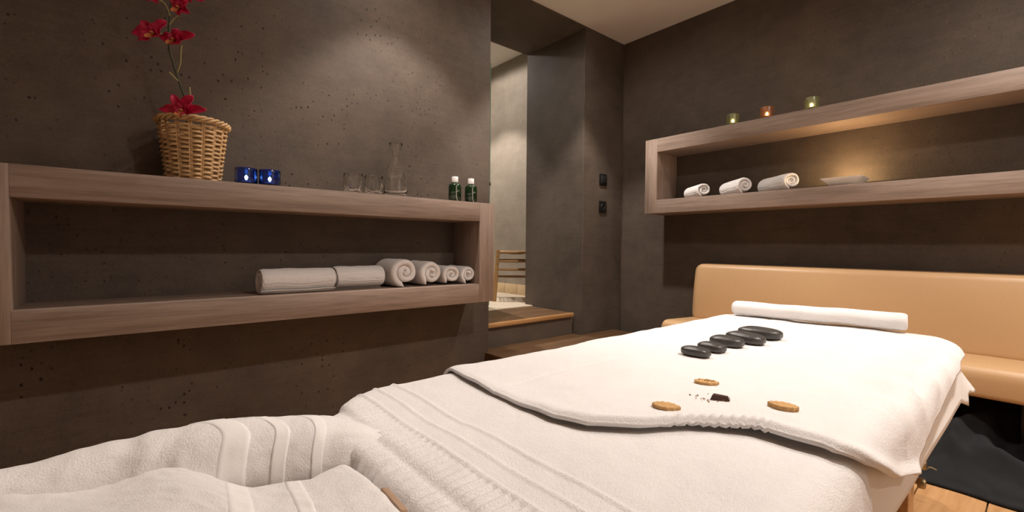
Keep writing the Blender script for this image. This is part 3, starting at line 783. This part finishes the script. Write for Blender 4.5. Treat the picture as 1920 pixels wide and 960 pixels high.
# ------------------------------------------------------------------ drinking glasses and carafe
for x, y, lab in ((.797, 2.10, 'clear drinking glass on the left shelf, nearer the candle holders'), (.897, 2.10, 'clear drinking glass beside the glass carafe')):
    e = empty('drinking_glass', (x, y, SA_T), lab, 'glass', 'clear tumblers')
    out = [(0, .001), (.033, .001), (.037, .004), (.040, .022), (.0425, .045), (.0430, .070), (.0425, .094)]
    vs, fs = lathe(out + [(.0415, .0955), (.0400, .094), (.0402, .070), (.0385, .045), (.033, .022), (.028, .014), (0, .013)], 72)
    vs = [(x * (1 + (.05 * sm(.06, .045, z) * math.cos(12 * math.atan2(y, x)) if math.hypot(x, y) > .0365 and z < .06 else 0)), y * (1 + (.05 * sm(.06, .045, z) * math.cos(12 * math.atan2(y, x)) if math.hypot(x, y) > .0365 and z < .06 else 0)), z) for x, y, z in vs]
    obj('tumbler', vs, fs, 'clear', e, smooth=60)
e = empty('glass_carafe', (1.012, 2.105, SA_T), 'clear glass carafe with a flared neck on the left shelf', 'carafe')
out = [(0, .001), (.050, .001), (.055, .006), (.0565, .03), (.0565, .085), (.053, .11), (.043, .14), (.031, .165), (.0235, .185), (.0205, .205), (.022, .225), (.027, .247), (.0335, .268)]
inn = [(max(r - .0022, 0), z) for r, z in out[::-1] if r > 0 and z > .01]
vs, fs = lathe(out + [(.0325, .2695)] + inn + [(.046, .018), (0, .016)], 48); obj('vessel', vs, fs, 'clear', e, smooth=70)
ring, fs = tube([(.0405 * math.cos(t), .0405 * math.sin(t), .1475) for t in np.linspace(0, 2 * PI, 49)], .0012, 6, False); obj('neck_bead', ring, fs, 'clear', e, smooth=180)

# ------------------------------------------------------------------ bottles
for x, lab in ((1.357, 'small dark green bottle with a white cap, the one nearer the carafe'), (1.463, 'small dark green bottle with a white cap, at the right end of the left shelf')):
    e = empty('lotion_bottle', (x, 2.10, SA_T), lab, 'bottle', 'dark green bottles', rz=math.radians(-33))
    vs, fs = lathe([(0, 0), (.031, 0), (.0345, .004), (.0345, .088), (.033, .095), (.027, .101), (.018, .105), (.015, .108), (.015, .112), (0, .112)], 36); obj('body', vs, fs, 'bottle', e, smooth=50)
    vs, fs = lathe([(0, .110), (.0168, .110), (.0172, .112), (.0172, .139), (.0158, .141), (0, .141)], 30); obj('cap', vs, fs, 'white', e, smooth=50)
    def cyl(pts, wd, name, mat, e=e):
        vs, fs = [], []
        for (a, z) in pts:
            for s in (-1, 1):
                aa = a + (s * wd / .0349 if True else 0); vs.append((.0349 * math.sin(aa), -.0349 * math.cos(aa), z))
        for i in range(len(pts) - 1): fs.append((2 * i, 2 * i + 1, 2 * i + 3, 2 * i + 2))
        o = obj(name, vs, fs, mat, e); m_ = o.modifiers.new('s', 'SOLIDIFY'); m_.thickness = .0003; m_.offset = 1
    cyl([(.22, .090), (.22, .06), (.23, .035), (.28, .022), (.40, .012), (.55, .004)], .0011, 'printed_stem', 'print')
    cyl([(.36, .056), (.48, .061), (.60, .065), (.80, .063)], .0011, 'printed_leaf', 'print')
    for z, a0, a1 in ((.055, -.62, .02), (.049, -.7, .0), (.036, -.55, .08), (.030, -.7, .02), (.022, -.5, .05)):
        vs = []; n = 10
        for i in range(n + 1):
            a = a0 + (a1 - a0) * i / n
            for dz in (-.0012, .0012): vs.append((.0348 * math.sin(a), -.0348 * math.cos(a), z + dz))
        o = obj('printed_line', vs, [(2 * i, 2 * i + 1, 2 * i + 3, 2 * i + 2) for i in range(n)], 'print_g', e); m_ = o.modifiers.new('s', 'SOLIDIFY'); m_.thickness = .0003; m_.offset = 1

# ------------------------------------------------------------------ square dish with a tealight
e = empty('square_dish', (2.905, .712, SB_IN), 'white square flared dish with a glowing candle in it on the right shelf', 'dish', rz=math.radians(2))
def sq(a, z, r=.008):
    return [(sx * a + dx, sy * a + dy, z) for sx, sy, dx, dy in ((-1, -1, 0, r), (-1, -1, r, 0), (1, -1, -r, 0), (1, -1, 0, r), (1, 1, 0, -r), (1, 1, -r, 0), (-1, 1, r, 0), (-1, 1, 0, -r))]
rings = [sq(.058, .001), sq(.061, .004), sq(.092, .040), sq(.0925, .042), sq(.0895, .042), sq(.058, .008), sq(.04, .007)]
vs = [p for r_ in rings for p in r_]; fs = [(q * 8 + k, q * 8 + (k + 1) % 8, (q + 1) * 8 + (k + 1) % 8, (q + 1) * 8 + k) for q in range(len(rings) - 1) for k in range(8)]
fs += [tuple(range(8))[::-1], tuple(range((len(rings) - 1) * 8, len(rings) * 8))]
obj('dish', vs, fs, 'porcelain', e, smooth=30)
vs, fs = lathe([(0, .009), (.0185, .009), (.0185, .022), (.0175, .022), (.0175, .0205), (0, .0205)], 24); ca = obj('tealight', vs, fs, 'wax', e, (.03, 0, 0), smooth=40)
vs, fs = lathe([(0, 0), (.003, .003), (.0042, .007), (.0028, .013), (0, .018)], 10); obj('flame', vs, fs, 'flame', ca, (0, 0, .023), smooth=180)
l = bpy.data.lights.new('candle_light', 'POINT'); l.energy = 3.0; l.color = (1, .66, .32); l.shadow_soft_size = .006
lo = bpy.data.objects.new('candle_light', l); COL.objects.link(lo); lo.parent = e; lo.location = (.03, 0, .048)

# ------------------------------------------------------------------ black cloth under the bench
def f_k(i, j):
    x = 2.39 + .55 * i; y = -.62 + 1.12 * j
    z = .02 + .22 * sm(0, .55, i) * (.7 + .6 * nz(x, y, 1, 3)) + .09 * (1 - abs(nz(x, y, 0, 6)) * 2) * sm(0, .3, i) + .02 * abs(nz(x, y, 3, 17))
    ed = min(i / .06, (1 - i) / .1, j / .05, (1 - j) / .08, 1); z = z * max(0, ed) ** .6 + .003
    xx = x + .02 * nz(y, 0, 2, 6) * (1 - i)
    return (xx, y, min(z, .25))
vs, fs = grid(f_k, 90, 130)
nb = len(vs); o = obj('black_cloth_bundle', [(x - 2.5, y, z) for x, y, z in vs], fs, 'cloth', None, (2.5, 0, .0), smooth=180)
md = o.modifiers.new('s', 'SOLIDIFY'); md.thickness = .004; md.offset = 1
tag(o, 'crumpled black cloth bundle on the wooden floor under the tan bench', 'cloth')
vs, fs = tube(catmull([(2.215, .285, FL + H + .115), (2.20, .272, .125), (2.20, .262, .135), (2.205, .245, .13)], 5), .0022, 6)
o = obj('wire_hook', [Vector(v) - Vector((2.2, .27, .0)) for v in vs], fs, 'brass', None, (2.2, .27, 0), smooth=180)
o.parent = bpy.data.objects['black_cloth_bundle']; o.location = Vector((2.2, .27, 0)) - Vector((2.5, 0, 0))

# ------------------------------------------------------------------ stool in the hall
sx_, sy_ = 2.76, 3.22
sl = empty('wooden_stool', (sx_, sy_, LZ), 'rustic wooden stool with rungs and woven seat in the hall beyond the doorway', 'stool', rz=math.radians(-38))
lp = {}
for a in (-1, 1):
    for c in (-1, 1):
        p0, p1 = Vector((a * .20, c * .17, .006)), Vector((a * .168, c * .145, .465)); lp[a, c] = (p0, p1)
        vs, fs = tube([p0.lerp(p1, k / 6) for k in range(7)], [.020, .0195, .019, .0185, .018, .0175, .016], 10); obj('leg', vs, fs, 'stool', sl, smooth=60)
def at_(a, c, h): p0, p1 = lp[a, c]; return p0.lerp(p1, h / .46)
for (q, r, hs) in (((-1, -1), (1, -1), (.285, .36)), ((-1, 1), (1, 1), (.20, .36)), ((-1, -1), (-1, 1), (.22, .33)), ((1, -1), (1, 1), (.22, .33))):
    for h in hs:
        vs, fs = tube([at_(*q, h).lerp(at_(*r, h), k / 4) for k in range(5)], [.010, .012, .0125, .012, .010], 8); obj('rung', vs, fs, 'stool', sl, smooth=60)
for (q, r) in (((-1, -1), (1, -1)), ((-1, 1), (1, 1)), ((-1, -1), (-1, 1)), ((1, -1), (1, 1))):
    vs, fs = tube([at_(*q, .44).lerp(at_(*r, .44), k / 4) for k in range(5)], .013, 8); obj('seat_rail', vs, fs, 'stool', sl, smooth=60)
def f_w(i, j):
    x, y_ = -.165 + .33 * i, -.14 + .28 * j; d = min(i, 1 - i, j, 1 - j)
    return (x, y_, .452 - .018 * math.sin(PI * i) * math.sin(PI * j) + .004 * abs(math.sin((x if abs(x) > abs(y_) else y_) * 260)))
vs, fs = grid(f_w, 60, 50); o = obj('woven_seat', vs, fs, 'rope', sl, smooth=180); md = o.modifiers.new('s', 'SOLIDIFY'); md.thickness = .012
